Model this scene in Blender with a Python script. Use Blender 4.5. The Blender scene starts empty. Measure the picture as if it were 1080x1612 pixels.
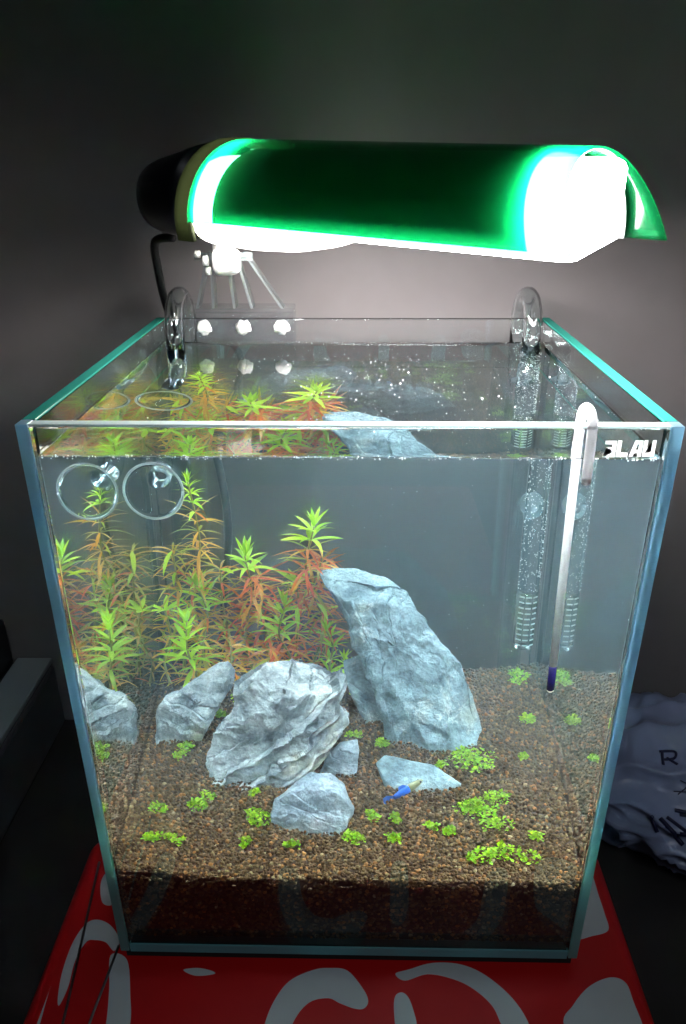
import bpy, bmesh, math, random
import numpy as np
from mathutils import Vector, Matrix, noise
rnd = random.Random(7)
nr = np.random.default_rng(11)
S = bpy.context.scene
COL = S.collection
PI = math.pi

# ------------------------------------------------------------------ camera, world, light, exposure
cd = bpy.data.cameras.new("camera"); cam = bpy.data.objects.new("camera", cd); COL.objects.link(cam)
cd.sensor_fit = 'VERTICAL'; cd.sensor_height = 36.0; cd.lens = 25.8976
cd.clip_start = 0.005; cd.clip_end = 20
p, yaw, roll = (math.radians(a) for a in (25.2216, 1.226256, -0.206291))
Z = Matrix.Rotation(yaw, 3, 'Z')
f = Z @ Vector((0, math.cos(p), -math.sin(p))); u = Z @ Vector((0, math.sin(p), math.cos(p))); r = Z @ Vector((1, 0, 0))
r2 = r * math.cos(roll) + u * math.sin(roll); u2 = -r * math.sin(roll) + u * math.cos(roll)
M = Matrix((r2, u2, -f)).transposed().to_4x4(); M.translation = (0.0032261, -0.209452, 0.3132505)
cam.matrix_world = M
S.camera = cam

w = bpy.data.worlds.new("World"); S.world = w; w.use_nodes = True
bg = w.node_tree.nodes["Background"]
bg.inputs[0].default_value = (0.62, 0.64, 0.7, 1); bg.inputs[1].default_value = 0.002
LAMP = 48.0                                     # radiance of the lamp's tube cover

# dim fill light added behind the camera to brighten the box lid
ld = bpy.data.lights.new("fill_light", 'AREA'); ld.shape = 'DISK'; ld.size = 0.5; ld.energy = 0.10; ld.spread = math.radians(38); ld.color = (0.85, 0.93, 1)
lo = bpy.data.objects.new("fill_light", ld); COL.objects.link(lo)
lo.location = (0.25, -0.75, 1.1)
lo.rotation_euler = (Vector((0.02, -0.02, 0)) - Vector(lo.location)).to_track_quat('-Z', 'Y').to_euler()

S.view_settings.view_transform = 'Standard'; S.view_settings.look = 'None'
S.view_settings.exposure = 0.22; S.view_settings.gamma = 1
S.render.engine = 'CYCLES'
cy = S.cycles
cy.max_bounces = 28; cy.transmission_bounces = 24; cy.transparent_max_bounces = 16; cy.glossy_bounces = 12; cy.diffuse_bounces = 6; cy.volume_bounces = 4
cy.caustics_reflective = True; cy.caustics_refractive = True; cy.blur_glossy = 0.0
cy.use_adaptive_sampling = False; cy.use_denoising = True
cy.sample_clamp_indirect = 0.0
try:
    cy.denoiser = 'OPENIMAGEDENOISE'; cy.denoising_prefilter = 'ACCURATE'
except Exception:
    pass

# ------------------------------------------------------------------ materials
def mat(name):
    m = bpy.data.materials.new(name); m.use_nodes = True
    nt = m.node_tree; nt.nodes.clear()
    o = nt.nodes.new('ShaderNodeOutputMaterial')
    return m, nt, o
def N(nt, t, **k):
    n = nt.nodes.new(t)
    for a, v in k.items():
        if a in n.inputs: n.inputs[a].default_value = v
        else: setattr(n, a, v)
    return n
def rgba(c): return (c[0], c[1], c[2], 1)
def pbr(name, c, rough=0.5, metal=0, spec=0.5, bump=0, bscale=400, var=0, coat=0):
    m, nt, o = mat(name)
    b = N(nt, 'ShaderNodeBsdfPrincipled'); b.inputs['Base Color'].default_value = rgba(c)
    b.inputs['Roughness'].default_value = rough; b.inputs['Metallic'].default_value = metal
    b.inputs['Specular IOR Level'].default_value = spec; b.inputs['Coat Weight'].default_value = coat
    if var or bump:
        t = N(nt, 'ShaderNodeTexCoord'); n = N(nt, 'ShaderNodeTexNoise'); n.inputs['Scale'].default_value = bscale; n.inputs['Detail'].default_value = 5
        nt.links.new(t.outputs['Object'], n.inputs['Vector'])
        if var:
            h = N(nt, 'ShaderNodeMix', data_type='RGBA'); h.inputs[6].default_value = rgba([x * (1 - var) for x in c]); h.inputs[7].default_value = rgba([min(1, x * (1 + var)) for x in c])
            nt.links.new(n.outputs[0], h.inputs[0]); nt.links.new(h.outputs[2], b.inputs['Base Color'])
        if bump:
            bp = N(nt, 'ShaderNodeBump'); bp.inputs['Strength'].default_value = bump; bp.inputs['Distance'].default_value = 0.001
            nt.links.new(n.outputs[0], bp.inputs['Height']); nt.links.new(bp.outputs[0], b.inputs['Normal'])
    nt.links.new(b.outputs[0], o.inputs[0])
    return m
def glass(name, c=(1, 1, 1), ior=1.5, rough=0, vol=None, dens=0, scat=None):
    m, nt, o = mat(name)
    g = N(nt, 'ShaderNodeBsdfGlass'); g.inputs['Color'].default_value = rgba(c); g.inputs['IOR'].default_value = ior; g.inputs['Roughness'].default_value = rough
    nt.links.new(g.outputs[0], o.inputs[0])
    if vol and scat:
        sv = N(nt, 'ShaderNodeVolumeScatter'); sv.inputs['Color'].default_value = rgba(scat[0]); sv.inputs['Density'].default_value = scat[1]; sv.inputs['Anisotropy'].default_value = 0.2
        v = N(nt, 'ShaderNodeVolumeAbsorption'); v.inputs['Color'].default_value = rgba(vol); v.inputs['Density'].default_value = dens
        ad = N(nt, 'ShaderNodeAddShader'); nt.links.new(v.outputs[0], ad.inputs[0]); nt.links.new(sv.outputs[0], ad.inputs[1]); nt.links.new(ad.outputs[0], o.inputs[1])
    elif vol:
        v = N(nt, 'ShaderNodeVolumeAbsorption'); v.inputs['Color'].default_value = rgba(vol); v.inputs['Density'].default_value = dens
        nt.links.new(v.outputs[0], o.inputs[1])
    return m
def emit(name, c, s):
    m, nt, o = mat(name)
    e = N(nt, 'ShaderNodeEmission'); e.inputs[0].default_value = rgba(c); e.inputs[1].default_value = s
    nt.links.new(e.outputs[0], o.inputs[0]); return m
def leafmat(name, c, c2):
    m, nt, o = mat(name)
    oi = N(nt, 'ShaderNodeObjectInfo'); mx = N(nt, 'ShaderNodeMix', data_type='RGBA'); mx.inputs[6].default_value = rgba(c); mx.inputs[7].default_value = rgba(c2)
    nt.links.new(oi.outputs['Random'], mx.inputs[0])
    b = N(nt, 'ShaderNodeBsdfPrincipled'); b.inputs['Roughness'].default_value = 0.45
    t = N(nt, 'ShaderNodeBsdfTranslucent'); ms = N(nt, 'ShaderNodeMixShader'); ms.inputs[0].default_value = 0.5
    nt.links.new(mx.outputs[2], b.inputs['Base Color']); nt.links.new(mx.outputs[2], t.inputs[0])
    nt.links.new(b.outputs[0], ms.inputs[1]); nt.links.new(t.outputs[0], ms.inputs[2]); nt.links.new(ms.outputs[0], o.inputs[0])
    return m

M_glass = glass('tank_glass', ior=1.5, vol=(0.42, 0.86, 0.84), dens=22)
M_front = glass('tank_glass_wetted', ior=1.17, vol=(0.42, 0.86, 0.84), dens=22)
M_clear = glass('clear_glass', (0.97, 0.99, 0.99), 1.5)
M_acryl = glass('clear_acrylic', (0.98, 0.98, 1), 1.49)
M_wetglass = glass('glass_under_water', (0.95, 0.98, 0.99), 1.11)
M_water = glass('water', (1, 1, 1), 1.333, vol=(0.35, 0.80, 0.92), dens=1.8, scat=((0.62, 0.86, 1.0), 0.92))
M_bubble = pbr('bubble_white', (0.85, 0.88, 0.9), 0.2)
M_tube = emit('lit_tube', (1.0, 0.98, 0.97), LAMP)
M_wall = pbr('painted_wall', (0.232, 0.207, 0.210), 0.9, bump=0.08, bscale=45, var=0.08)
M_floor = pbr('dark_floor', (0.02, 0.018, 0.018), 0.6)
M_black = pbr('black_plastic', (0.012, 0.014, 0.02), 0.35)
M_blackrubber = pbr('black_rubber', (0.012, 0.012, 0.013), 0.5)
M_foam = pbr('black_foam', (0.01, 0.01, 0.01), 0.9, bump=0.3, bscale=900)
M_cream = pbr('cream_plastic', (0.62, 0.58, 0.38), 0.4)
M_white = pbr('white_plastic', (0.82, 0.82, 0.82), 0.35)
M_refl = pbr('grey_reflector', (0.55, 0.55, 0.55), 0.5)
M_steel = pbr('steel', (0.35, 0.35, 0.36), 0.3, metal=1)
M_red = pbr('red_print', (0.62, 0.006, 0.008), 0.45, var=0.12, bscale=14)
M_grey = pbr('grey_white_print', (0.58, 0.62, 0.64), 0.45, var=0.06, bscale=30)
M_bag = pbr('bag_film', (0.26, 0.31, 0.48), 0.3, bump=0.06, bscale=60)
M_ink = pbr('navy_ink', (0.006, 0.008, 0.05), 0.5)
M_navy = pbr('navy_spirit', (0.012, 0.01, 0.09), 0.25)
M_gcase = pbr('grey_rail', (0.34, 0.38, 0.40), 0.45)
M_dcase = pbr('dark_case', (0.09, 0.09, 0.10), 0.45)

def rock_material(name, base, dark, warm, warm_amt):
    m, nt, o = mat(name)
    b = N(nt, 'ShaderNodeBsdfPrincipled'); b.inputs['Roughness'].default_value = 0.75
    t = N(nt, 'ShaderNodeTexCoord')
    a = N(nt, 'ShaderNodeAttribute', attribute_name='strata')
    n1 = N(nt, 'ShaderNodeTexNoise'); n1.inputs['Scale'].default_value = 70; n1.inputs['Detail'].default_value = 8; n1.inputs['Roughness'].default_value = 0.65
    n2 = N(nt, 'ShaderNodeTexNoise'); n2.inputs['Scale'].default_value = 420; n2.inputs['Detail'].default_value = 6; n2.inputs['Roughness'].default_value = 0.7
    n3 = N(nt, 'ShaderNodeTexNoise'); n3.inputs['Scale'].default_value = 38; n3.inputs['Detail'].default_value = 4
    for n in (n1, n2, n3): nt.links.new(t.outputs['Object'], n.inputs['Vector'])
    v = N(nt, 'ShaderNodeTexVoronoi', feature='DISTANCE_TO_EDGE'); v.inputs['Scale'].default_value = 55
    mp = N(nt, 'ShaderNodeMapping'); mp.inputs['Scale'].default_value = (1, 1, 2.6); mp.inputs['Rotation'].default_value = (0.3, 0.7, 0)
    wv = N(nt, 'ShaderNodeMix', data_type='VECTOR'); wv.inputs[0].default_value = 0.02
    nt.links.new(t.outputs['Object'], wv.inputs[4]); nt.links.new(n1.outputs[1], wv.inputs[5])
    nt.links.new(wv.outputs[1], mp.inputs[0]); nt.links.new(mp.outputs[0], v.inputs['Vector'])
    r1 = N(nt, 'ShaderNodeValToRGB'); r1.color_ramp.elements[0].position = 0.36; r1.color_ramp.elements[1].position = 0.66
    r1.color_ramp.elements[0].color = rgba(dark); r1.color_ramp.elements[1].color = rgba(base)
    nt.links.new(n1.outputs[0], r1.inputs[0])
    r2_ = N(nt, 'ShaderNodeValToRGB'); r2_.color_ramp.elements[0].position = 0.57; r2_.color_ramp.elements[1].position = 0.7
    r2_.color_ramp.elements[0].color = (0, 0, 0, 1); r2_.color_ramp.elements[1].color = (warm_amt,) * 3 + (1,)
    nt.links.new(n3.outputs[0], r2_.inputs[0])
    mx = N(nt, 'ShaderNodeMix', data_type='RGBA'); mx.inputs[7].default_value = rgba(warm)
    nt.links.new(r2_.outputs[0], mx.inputs[0]); nt.links.new(r1.outputs[0], mx.inputs[6])
    rv = N(nt, 'ShaderNodeValToRGB'); rv.color_ramp.elements[0].position = 0.0; rv.color_ramp.elements[1].position = 0.035
    rv.color_ramp.elements[0].color = (0.55, 0.55, 0.55, 1); rv.color_ramp.elements[1].color = (0, 0, 0, 1)
    nt.links.new(v.outputs[0], rv.inputs[0])
    mv = N(nt, 'ShaderNodeMath', operation='MULTIPLY'); nt.links.new(rv.outputs[0], mv.inputs[0])
    rn = N(nt, 'ShaderNodeValToRGB'); rn.color_ramp.elements[0].position = 0.5; rn.color_ramp.elements[1].position = 0.6
    nt.links.new(n3.outputs[0], rn.inputs[0]); nt.links.new(rn.outputs[0], mv.inputs[1])
    mw = N(nt, 'ShaderNodeMix', data_type='RGBA'); mw.inputs[7].default_value = (0.75, 0.78, 0.78, 1)
    nt.links.new(mv.outputs[0], mw.inputs[0]); nt.links.new(mx.outputs[2], mw.inputs[6])
    mf = N(nt, 'ShaderNodeMix', data_type='RGBA', blend_type='MULTIPLY'); mf.inputs[0].default_value = 1
    mr = N(nt, 'ShaderNodeMapRange'); mr.inputs[1].default_value = .25; mr.inputs[2].default_value = .75; mr.inputs[3].default_value = 0.5; mr.inputs[4].default_value = 1.4
    nt.links.new(n2.outputs[0], mr.inputs[0]); nt.links.new(mw.outputs[2], mf.inputs[6]); nt.links.new(mr.outputs[0], mf.inputs[7])
    mc = N(nt, 'ShaderNodeMix', data_type='RGBA'); mc.inputs[7].default_value = rgba([q * .35 for q in dark])
    nt.links.new(a.outputs['Fac'], mc.inputs[0]); nt.links.new(mf.outputs[2], mc.inputs[6])
    nt.links.new(mc.outputs[2], b.inputs['Base Color'])
    bp = N(nt, 'ShaderNodeBump'); bp.inputs['Strength'].default_value = 0.9; bp.inputs['Distance'].default_value = 0.0020
    ad = N(nt, 'ShaderNodeMath', operation='SUBTRACT'); nt.links.new(n2.outputs[0], ad.inputs[0]); nt.links.new(a.outputs['Fac'], ad.inputs[1])
    nt.links.new(ad.outputs[0], bp.inputs['Height']); nt.links.new(bp.outputs[0], b.inputs['Normal'])
    nt.links.new(b.outputs[0], o.inputs[0])
    return m
M_rock_teal = rock_material('blue_grey_stone', (0.36, 0.50, 0.57), (0.10, 0.165, 0.20), (0.46, 0.44, 0.33), 0.5)
M_rock_pale = rock_material('pale_grey_stone', (0.62, 0.68, 0.70), (0.17, 0.22, 0.26), (0.62, 0.54, 0.36), 0.75)
M_rock_blue = rock_material('light_blue_stone', (0.46, 0.55, 0.63), (0.18, 0.25, 0.31), (0.55, 0.5, 0.4), 0.4)

def grain_material():
    m, nt, o = mat('baked_clay_soil')
    a = N(nt, 'ShaderNodeAttribute', attribute_name='tint')
    t = N(nt, 'ShaderNodeTexCoord'); n = N(nt, 'ShaderNodeTexNoise'); n.inputs['Scale'].default_value = 900; n.inputs['Detail'].default_value = 3
    nt.links.new(t.outputs['Object'], n.inputs['Vector'])
    mr = N(nt, 'ShaderNodeMapRange'); mr.inputs[3].default_value = 0.6; mr.inputs[4].default_value = 1.4; nt.links.new(n.outputs[0], mr.inputs[0])
    mx = N(nt, 'ShaderNodeMix', data_type='RGBA', blend_type='MULTIPLY'); mx.inputs[0].default_value = 1
    nt.links.new(a.outputs['Color'], mx.inputs[6]); nt.links.new(mr.outputs[0], mx.inputs[7])
    b = N(nt, 'ShaderNodeBsdfPrincipled'); b.inputs['Roughness'].default_value = 0.8; b.inputs['Specular IOR Level'].default_value = 0.25
    nt.links.new(mx.outputs[2], b.inputs['Base Color']); nt.links.new(b.outputs[0], o.inputs[0])
    return m
M_grain = grain_material()
M_soil = pbr('soil_core', (0.03, 0.02, 0.013), 0.9)

def schlick(nt, f0=0.04, top=0.6):
    lw = N(nt, 'ShaderNodeLayerWeight'); lw.inputs[0].default_value = 0.5
    pw = N(nt, 'ShaderNodeMath', operation='POWER'); pw.inputs[1].default_value = 5; nt.links.new(lw.outputs['Facing'], pw.inputs[0])
    ma = N(nt, 'ShaderNodeMath', operation='MULTIPLY_ADD'); ma.inputs[1].default_value = top; ma.inputs[2].default_value = f0; nt.links.new(pw.outputs[0], ma.inputs[0])
    return ma
def shade_material():
    m, nt, o = mat('green_shade_plastic')
    c = (0.015, 0.60, 0.24)
    t = N(nt, 'ShaderNodeBsdfTranslucent'); t.inputs[0].default_value = rgba((0.008, 0.44, 0.17))
    tp = N(nt, 'ShaderNodeBsdfTransparent'); tp.inputs[0].default_value = rgba((0.30, 0.82, 0.52))
    d = N(nt, 'ShaderNodeBsdfDiffuse'); d.inputs[0].default_value = rgba((0.01, 0.25, 0.09))
    g = N(nt, 'ShaderNodeBsdfGlossy'); g.inputs['Roughness'].default_value = 0.15
    fr = schlick(nt)
    m1 = N(nt, 'ShaderNodeMixShader'); m1.inputs[0].default_value = 0.55
    m2 = N(nt, 'ShaderNodeMixShader'); m2.inputs[0].default_value = 0.12
    m3 = N(nt, 'ShaderNodeMixShader')
    nt.links.new(t.outputs[0], m1.inputs[1]); nt.links.new(tp.outputs[0], m1.inputs[2])
    nt.links.new(m1.outputs[0], m2.inputs[1]); nt.links.new(d.outputs[0], m2.inputs[2])
    nt.links.new(fr.outputs[0], m3.inputs[0]); nt.links.new(m2.outputs[0], m3.inputs[1]); nt.links.new(g.outputs[0], m3.inputs[2])
    nt.links.new(m3.outputs[0], o.inputs[0])
    return m
M_shade = shade_material()
def translucent_white(name, c=(0.85, 0.83, 0.78)):
    m, nt, o = mat(name)
    t = N(nt, 'ShaderNodeBsdfTranslucent'); t.inputs[0].default_value = rgba(c)
    d = N(nt, 'ShaderNodeBsdfDiffuse'); d.inputs[0].default_value = rgba(c)
    m1 = N(nt, 'ShaderNodeMixShader'); m1.inputs[0].default_value = 0.5
    nt.links.new(t.outputs[0], m1.inputs[1]); nt.links.new(d.outputs[0], m1.inputs[2]); nt.links.new(m1.outputs[0], o.inputs[0])
    return m
M_opal = translucent_white('opal_glass', (0.93, 0.93, 0.95)); M_logo = translucent_white('white_enamel', (0.95, 0.95, 0.95))
def thin_clear(name, tint, rim=0.0, gl=1.45, milky=0.0):
    m, nt, o = mat(name)
    tp = N(nt, 'ShaderNodeBsdfTransparent'); tp.inputs[0].default_value = rgba(tint)
    g = N(nt, 'ShaderNodeBsdfGlossy'); g.inputs['Roughness'].default_value = 0.08
    tl = N(nt, 'ShaderNodeBsdfTranslucent'); tl.inputs[0].default_value = (0.85, 0.92, 0.95, 1)
    fr = schlick(nt, .03 if gl > 1.2 else .005, .5 if gl > 1.2 else .15)
    m1 = N(nt, 'ShaderNodeMixShader'); m1.inputs[0].default_value = milky
    m3 = N(nt, 'ShaderNodeMixShader')
    nt.links.new(tp.outputs[0], m1.inputs[1]); nt.links.new(tl.outputs[0], m1.inputs[2])
    nt.links.new(fr.outputs[0], m3.inputs[0]); nt.links.new(m1.outputs[0], m3.inputs[1]); nt.links.new(g.outputs[0], m3.inputs[2])
    nt.links.new(m3.outputs[0], o.inputs[0]); return m
M_hose = thin_clear('hose_film', (0.97, 0.99, 1), gl=1.06, milky=0.14)
M_acryl = thin_clear('clear_acrylic', (0.95, 0.96, 0.97), milky=0.34)
M_plate = thin_clear('clear_acrylic_plate', (0.97, 0.98, 0.99), milky=0.06)
M_cup = thin_clear('soft_cup', (0.78, 0.86, 0.90), milky=0.25)
M_rim = thin_clear('glass_rim', (0.8, 0.85, 0.88), milky=0.7)
def edge_material(name, c1, c2, zmid, k=0.6, frost=0.0):
    m, nt, o = mat(name)
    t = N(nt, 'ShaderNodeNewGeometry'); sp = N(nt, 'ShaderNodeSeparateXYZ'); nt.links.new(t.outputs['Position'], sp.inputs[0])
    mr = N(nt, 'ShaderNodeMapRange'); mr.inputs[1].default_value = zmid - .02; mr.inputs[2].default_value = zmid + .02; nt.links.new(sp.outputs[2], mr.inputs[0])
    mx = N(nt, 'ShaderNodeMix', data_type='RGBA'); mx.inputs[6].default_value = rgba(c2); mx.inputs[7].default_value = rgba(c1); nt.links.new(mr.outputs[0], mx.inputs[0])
    a = N(nt, 'ShaderNodeBsdfTranslucent'); b = N(nt, 'ShaderNodeBsdfDiffuse'); g = N(nt, 'ShaderNodeBsdfGlossy'); g.inputs['Roughness'].default_value = 0.2
    nt.links.new(mx.outputs[2], a.inputs[0]); nt.links.new(mx.outputs[2], b.inputs[0])
    fg = N(nt, 'ShaderNodeBsdfGlass'); fg.inputs['Roughness'].default_value = 0.45; fg.inputs['IOR'].default_value = 1.3; nt.links.new(mx.outputs[2], fg.inputs['Color'])
    m0 = N(nt, 'ShaderNodeMixShader'); m0.inputs[0].default_value = frost; nt.links.new(a.outputs[0], m0.inputs[1]); nt.links.new(fg.outputs[0], m0.inputs[2])
    m1 = N(nt, 'ShaderNodeMixShader'); m1.inputs[0].default_value = 1 - k; m2 = N(nt, 'ShaderNodeMixShader'); m2.inputs[0].default_value = 0.06
    nt.links.new(m0.outputs[0], m1.inputs[1]); nt.links.new(b.outputs[0], m1.inputs[2]); nt.links.new(m1.outputs[0], m2.inputs[1]); nt.links.new(g.outputs[0], m2.inputs[2])
    nt.links.new(m2.outputs[0], o.inputs[0]); return m
M_edge_glow = edge_material('ground_edge_glow_tint', (0.62, 0.86, 0.99), (0.55, 0.92, 0.92), 0.085, .85, .6)  # glow of light through the edge put into colour, blue above, teal below
M_rimgreen = edge_material('ground_green_edge', (0.04, 0.30, 0.24), (0.04, 0.30, 0.24), 0.1, .4)
M_base = pbr('teal_base_edge', (0.10, 0.36, 0.40), 0.3)
M_rimwhite = edge_material('ground_pale_edge', (0.75, 0.85, 0.85), (0.2, 0.6, 0.65), 0.1, .4)
M_housing = translucent_white('white_translucent_plastic', (0.40, 0.39, 0.36))
M_collar = translucent_white('olive_collar', (0.075, 0.085, 0.05))
M_green = leafmat('bright_green_leaf', (0.42, 0.76, 0.008), (0.66, 0.90, 0.015))
M_olive = leafmat('olive_leaf', (0.34, 0.44, 0.02), (0.58, 0.46, 0.03))
M_amber = leafmat('amber_leaf', (0.72, 0.33, 0.015), (0.82, 0.52, 0.03))
M_rust = leafmat('rust_leaf', (0.80, 0.12, 0.01), (0.82, 0.26, 0.015))
M_stem = pbr('stem_green', (0.42, 0.38, 0.08), 0.6)
M_carpet = leafmat('carpet_leaf', (0.26, 0.60, 0.01), (0.42, 0.75, 0.02))
def use_tint(m):
    nt = m.node_tree; a = N(nt, 'ShaderNodeAttribute', attribute_name='tint')
    for l in list(nt.links):
        if l.from_node.bl_idname == 'ShaderNodeMix':
            t = l.to_socket; nt.links.remove(l); nt.links.new(a.outputs['Color'], t)
use_tint(M_carpet)

# ------------------------------------------------------------------ helpers
def link(name, me, m=None, parent=None, smooth=False):
    o = bpy.data.objects.new(name, me); COL.objects.link(o)
    if m is not None: me.materials.append(m)
    if smooth:
        me.polygons.foreach_set('use_smooth', [True] * len(me.polygons))
    if parent: o.parent = parent
    return o
def bmo(name, bm, m, parent=None, smooth=False, local=None):
    bmesh.ops.recalc_face_normals(bm, faces=bm.faces[:])
    if local is not None: bm.transform(local)
    me = bpy.data.meshes.new(name); bm.to_mesh(me); bm.free()
    return link(name, me, m, parent, smooth)
def pyo(name, V, Fc, m, parent=None, smooth=False):
    me = bpy.data.meshes.new(name); me.from_pydata([tuple(v) for v in V], [], [tuple(q) for q in Fc]); me.update()
    return link(name, me, m, parent, smooth)
def tag(o, label=None, cat=None, group=None, kind=None):
    if label: o['label'] = label
    if cat: o['category'] = cat
    if group: o['group'] = group
    if kind: o['kind'] = kind
    return o
def empty(name, loc=(0, 0, 0)):
    o = bpy.data.objects.new(name, None); COL.objects.link(o); o.location = loc; o.empty_display_size = 0.01
    return o
def inv(parent): return Matrix.Translation(-Vector(parent.location))
def box(bm, a, b):
    vs = [bm.verts.new((x, y, z)) for x in (a[0], b[0]) for y in (a[1], b[1]) for z in (a[2], b[2])]
    for q in ((0, 1, 3, 2), (4, 6, 7, 5), (0, 4, 5, 1), (2, 3, 7, 6), (0, 2, 6, 4), (1, 5, 7, 3)): bm.faces.new([vs[i] for i in q])
    return vs
def boxo(name, a, b, m, parent=None, bev=0, local=None, seg=2):
    bm = bmesh.new(); box(bm, a, b)
    if bev: bmesh.ops.bevel(bm, geom=bm.edges[:], offset=bev, segments=seg, profile=0.5, affect='EDGES')
    return bmo(name, bm, m, parent, smooth=False, local=local)
def frames(P):
    P = [Vector(q) for q in P]; T = []
    for i in range(len(P)):
        T.append((P[min(i + 1, len(P) - 1)] - P[max(i - 1, 0)]).normalized())
    ref = Vector((0, 0, 1)) if abs(T[0].z) < 0.9 else Vector((1, 0, 0))
    n = (ref - T[0] * ref.dot(T[0])).normalized(); out = []
    for t in T:
        n = (n - t * n.dot(t)).normalized(); out.append((n, t.cross(n)))
    return P, out
def tube(bm, P, R, seg=16, inner=None, cap=True, flip=False):
    P, fr = frames(P); R = R if hasattr(R, '__len__') else [R] * len(P)
    rings = []
    for pt, (a, b), rr in zip(P, fr, R):
        rings.append([bm.verts.new(pt + (a * math.cos(2 * PI * k / seg) + b * math.sin(2 * PI * k / seg)) * rr) for k in range(seg)])
    for A, B in zip(rings, rings[1:]):
        for k in range(seg): bm.faces.new([A[k], A[(k + 1) % seg], B[(k + 1) % seg], B[k]])
    if inner is not None:
        I = inner if hasattr(inner, '__len__') else [inner] * len(P)
        r2s = []
        for pt, (a, b), rr in zip(P, fr, I):
            r2s.append([bm.verts.new(pt + (a * math.cos(2 * PI * k / seg) + b * math.sin(2 * PI * k / seg)) * rr) for k in range(seg)])
        for A, B in zip(r2s, r2s[1:]):
            for k in range(seg): bm.faces.new([B[k], B[(k + 1) % seg], A[(k + 1) % seg], A[k]])
        for A, B in ((rings[0], r2s[0]), (rings[-1], r2s[-1])):
            for k in range(seg): bm.faces.new([A[k], A[(k + 1) % seg], B[(k + 1) % seg], B[k]])
    elif cap:
        bm.faces.new(rings[0][::-1]); bm.faces.new(rings[-1])
    return rings
def tubeo(name, P, R, m, parent=None, seg=16, inner=None, local=None):
    bm = bmesh.new(); tube(bm, P, R, seg, inner)
    return bmo(name, bm, m, parent, smooth=True, local=local)
def spline(P, n=8, closed=False):
    P = [Vector(q) for q in P]; out = []; L = len(P)
    rng = range(L) if closed else range(L - 1)
    for i in rng:
        g = (lambda k: P[k % L]) if closed else (lambda k: P[max(0, min(L - 1, k))])
        a, b, c, d = g(i - 1), g(i), g(i + 1), g(i + 2)
        for k in range(n):
            t = k / n
            out.append(0.5 * ((2 * b) + (c - a) * t + (2 * a - 5 * b + 4 * c - d) * t * t + (3 * b - a - 3 * c + d) * t ** 3))
    if not closed: out.append(P[-1])
    return out
def ico(sub):
    bm = bmesh.new(); bmesh.ops.create_icosphere(bm, subdivisions=sub, radius=1)
    V = np.array([v.co[:] for v in bm.verts]); Fc = np.array([[v.index for v in q.verts] for q in bm.faces]); bm.free()
    return V, Fc
def many(name, parts, m, parent=None, smooth=True, attr='tint'):
    """parts: list of (V (k,n,3), F (f,3), C (k,3)) - many little solids in one mesh"""
    Vs, Fs, Cs, off = [], [], [], 0
    for V, Fc, C in parts:
        k, n, _ = V.shape
        Vs.append(V.reshape(-1, 3)); Fs.append((Fc[None] + (np.arange(k) * n)[:, None, None] + off).reshape(-1, 3))
        Cs.append(np.repeat(C, n, axis=0)); off += k * n
    V = np.concatenate(Vs); Fc = np.concatenate(Fs); C = np.concatenate(Cs)
    me = bpy.data.meshes.new(name)
    me.vertices.add(len(V)); me.vertices.foreach_set('co', V.astype(np.float32).ravel())
    me.loops.add(len(Fc) * 3); me.loops.foreach_set('vertex_index', Fc.astype(np.int32).ravel())
    me.polygons.add(len(Fc)); me.polygons.foreach_set('loop_start', np.arange(0, len(Fc) * 3, 3, dtype=np.int32))
    me.polygons.foreach_set('loop_total', np.full(len(Fc), 3, np.int32))
    me.update(calc_edges=True)
    at = me.color_attributes.new(attr, 'FLOAT_COLOR', 'POINT')
    at.data.foreach_set('color', np.c_[C, np.ones(len(C))].astype(np.float32).ravel())
    return link(name, me, m, parent, smooth)

# ------------------------------------------------------------------ setting
wall = boxo('wall', (-1.6, 0.213, -0.4), (1.6, 0.273, 1.6), M_wall); tag(wall, kind='structure')
fl = boxo('tabletop', (-1.2, -0.6, -0.09), (1.2, 0.2125, -0.056), M_floor); tag(fl, kind='structure')

# ------------------------------------------------------------------ tank
TH = 0.243; X = 0.1; T = 0.0043; YB = 0.172
tank = empty('aquarium', (0, 0.086, 0))
tag(tank, 'open-top rimless glass aquarium with blue-green edges and white logo', 'aquarium')
L = inv(tank); g = 0.00025
XW = 0.0986                                     # inner face of the side panes below the water line
def side_pane(s):
    prof = [(X, 0), (X, TH - .001), (X - T, TH - .001), (X - T, .2319), (XW + .0002, .2319), (XW + .0002, 0)]
    bm = bmesh.new(); y0, y1 = .0051, YB
    a = [bm.verts.new((s * q[0], y0, q[1])) for q in prof]; b = [bm.verts.new((s * q[0], y1, q[1])) for q in prof]
    bm.faces.new(a); bm.faces.new(b[::-1])
    for i in range(6): bm.faces.new([a[i], b[i], b[(i + 1) % 6], a[(i + 1) % 6]])
    return bmo('glass_pane', bm, M_glass, tank, local=L)
side = [side_pane(s) for s in (-1, 1)]
tag(side[0], 'left side pane with bright blue polished front edge'); tag(side[1], 'right side pane with bright blue polished front edge')
fp = boxo('glass_pane', (-.0960, 0.0003, T + g), (.0960, T, TH - 0.0010), M_front, tank, bev=0.0003, local=L, seg=1); tag(fp, 'front pane with small white logo at upper right')
bp_ = boxo('glass_pane', (-X + T + g, YB - T, T + g), (X - T - g, YB - 0.0003, TH - 0.0001), M_glass, tank, bev=0.0003, local=L, seg=1); tag(bp_, 'back pane behind plants')
bs = boxo('glass_pane', (-X + T + g, 0.0010, 0), (X - T - g, YB - 0.0003, T), M_glass, tank, bev=0.0003, local=L, seg=1); tag(bs, 'base pane under soil')

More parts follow.
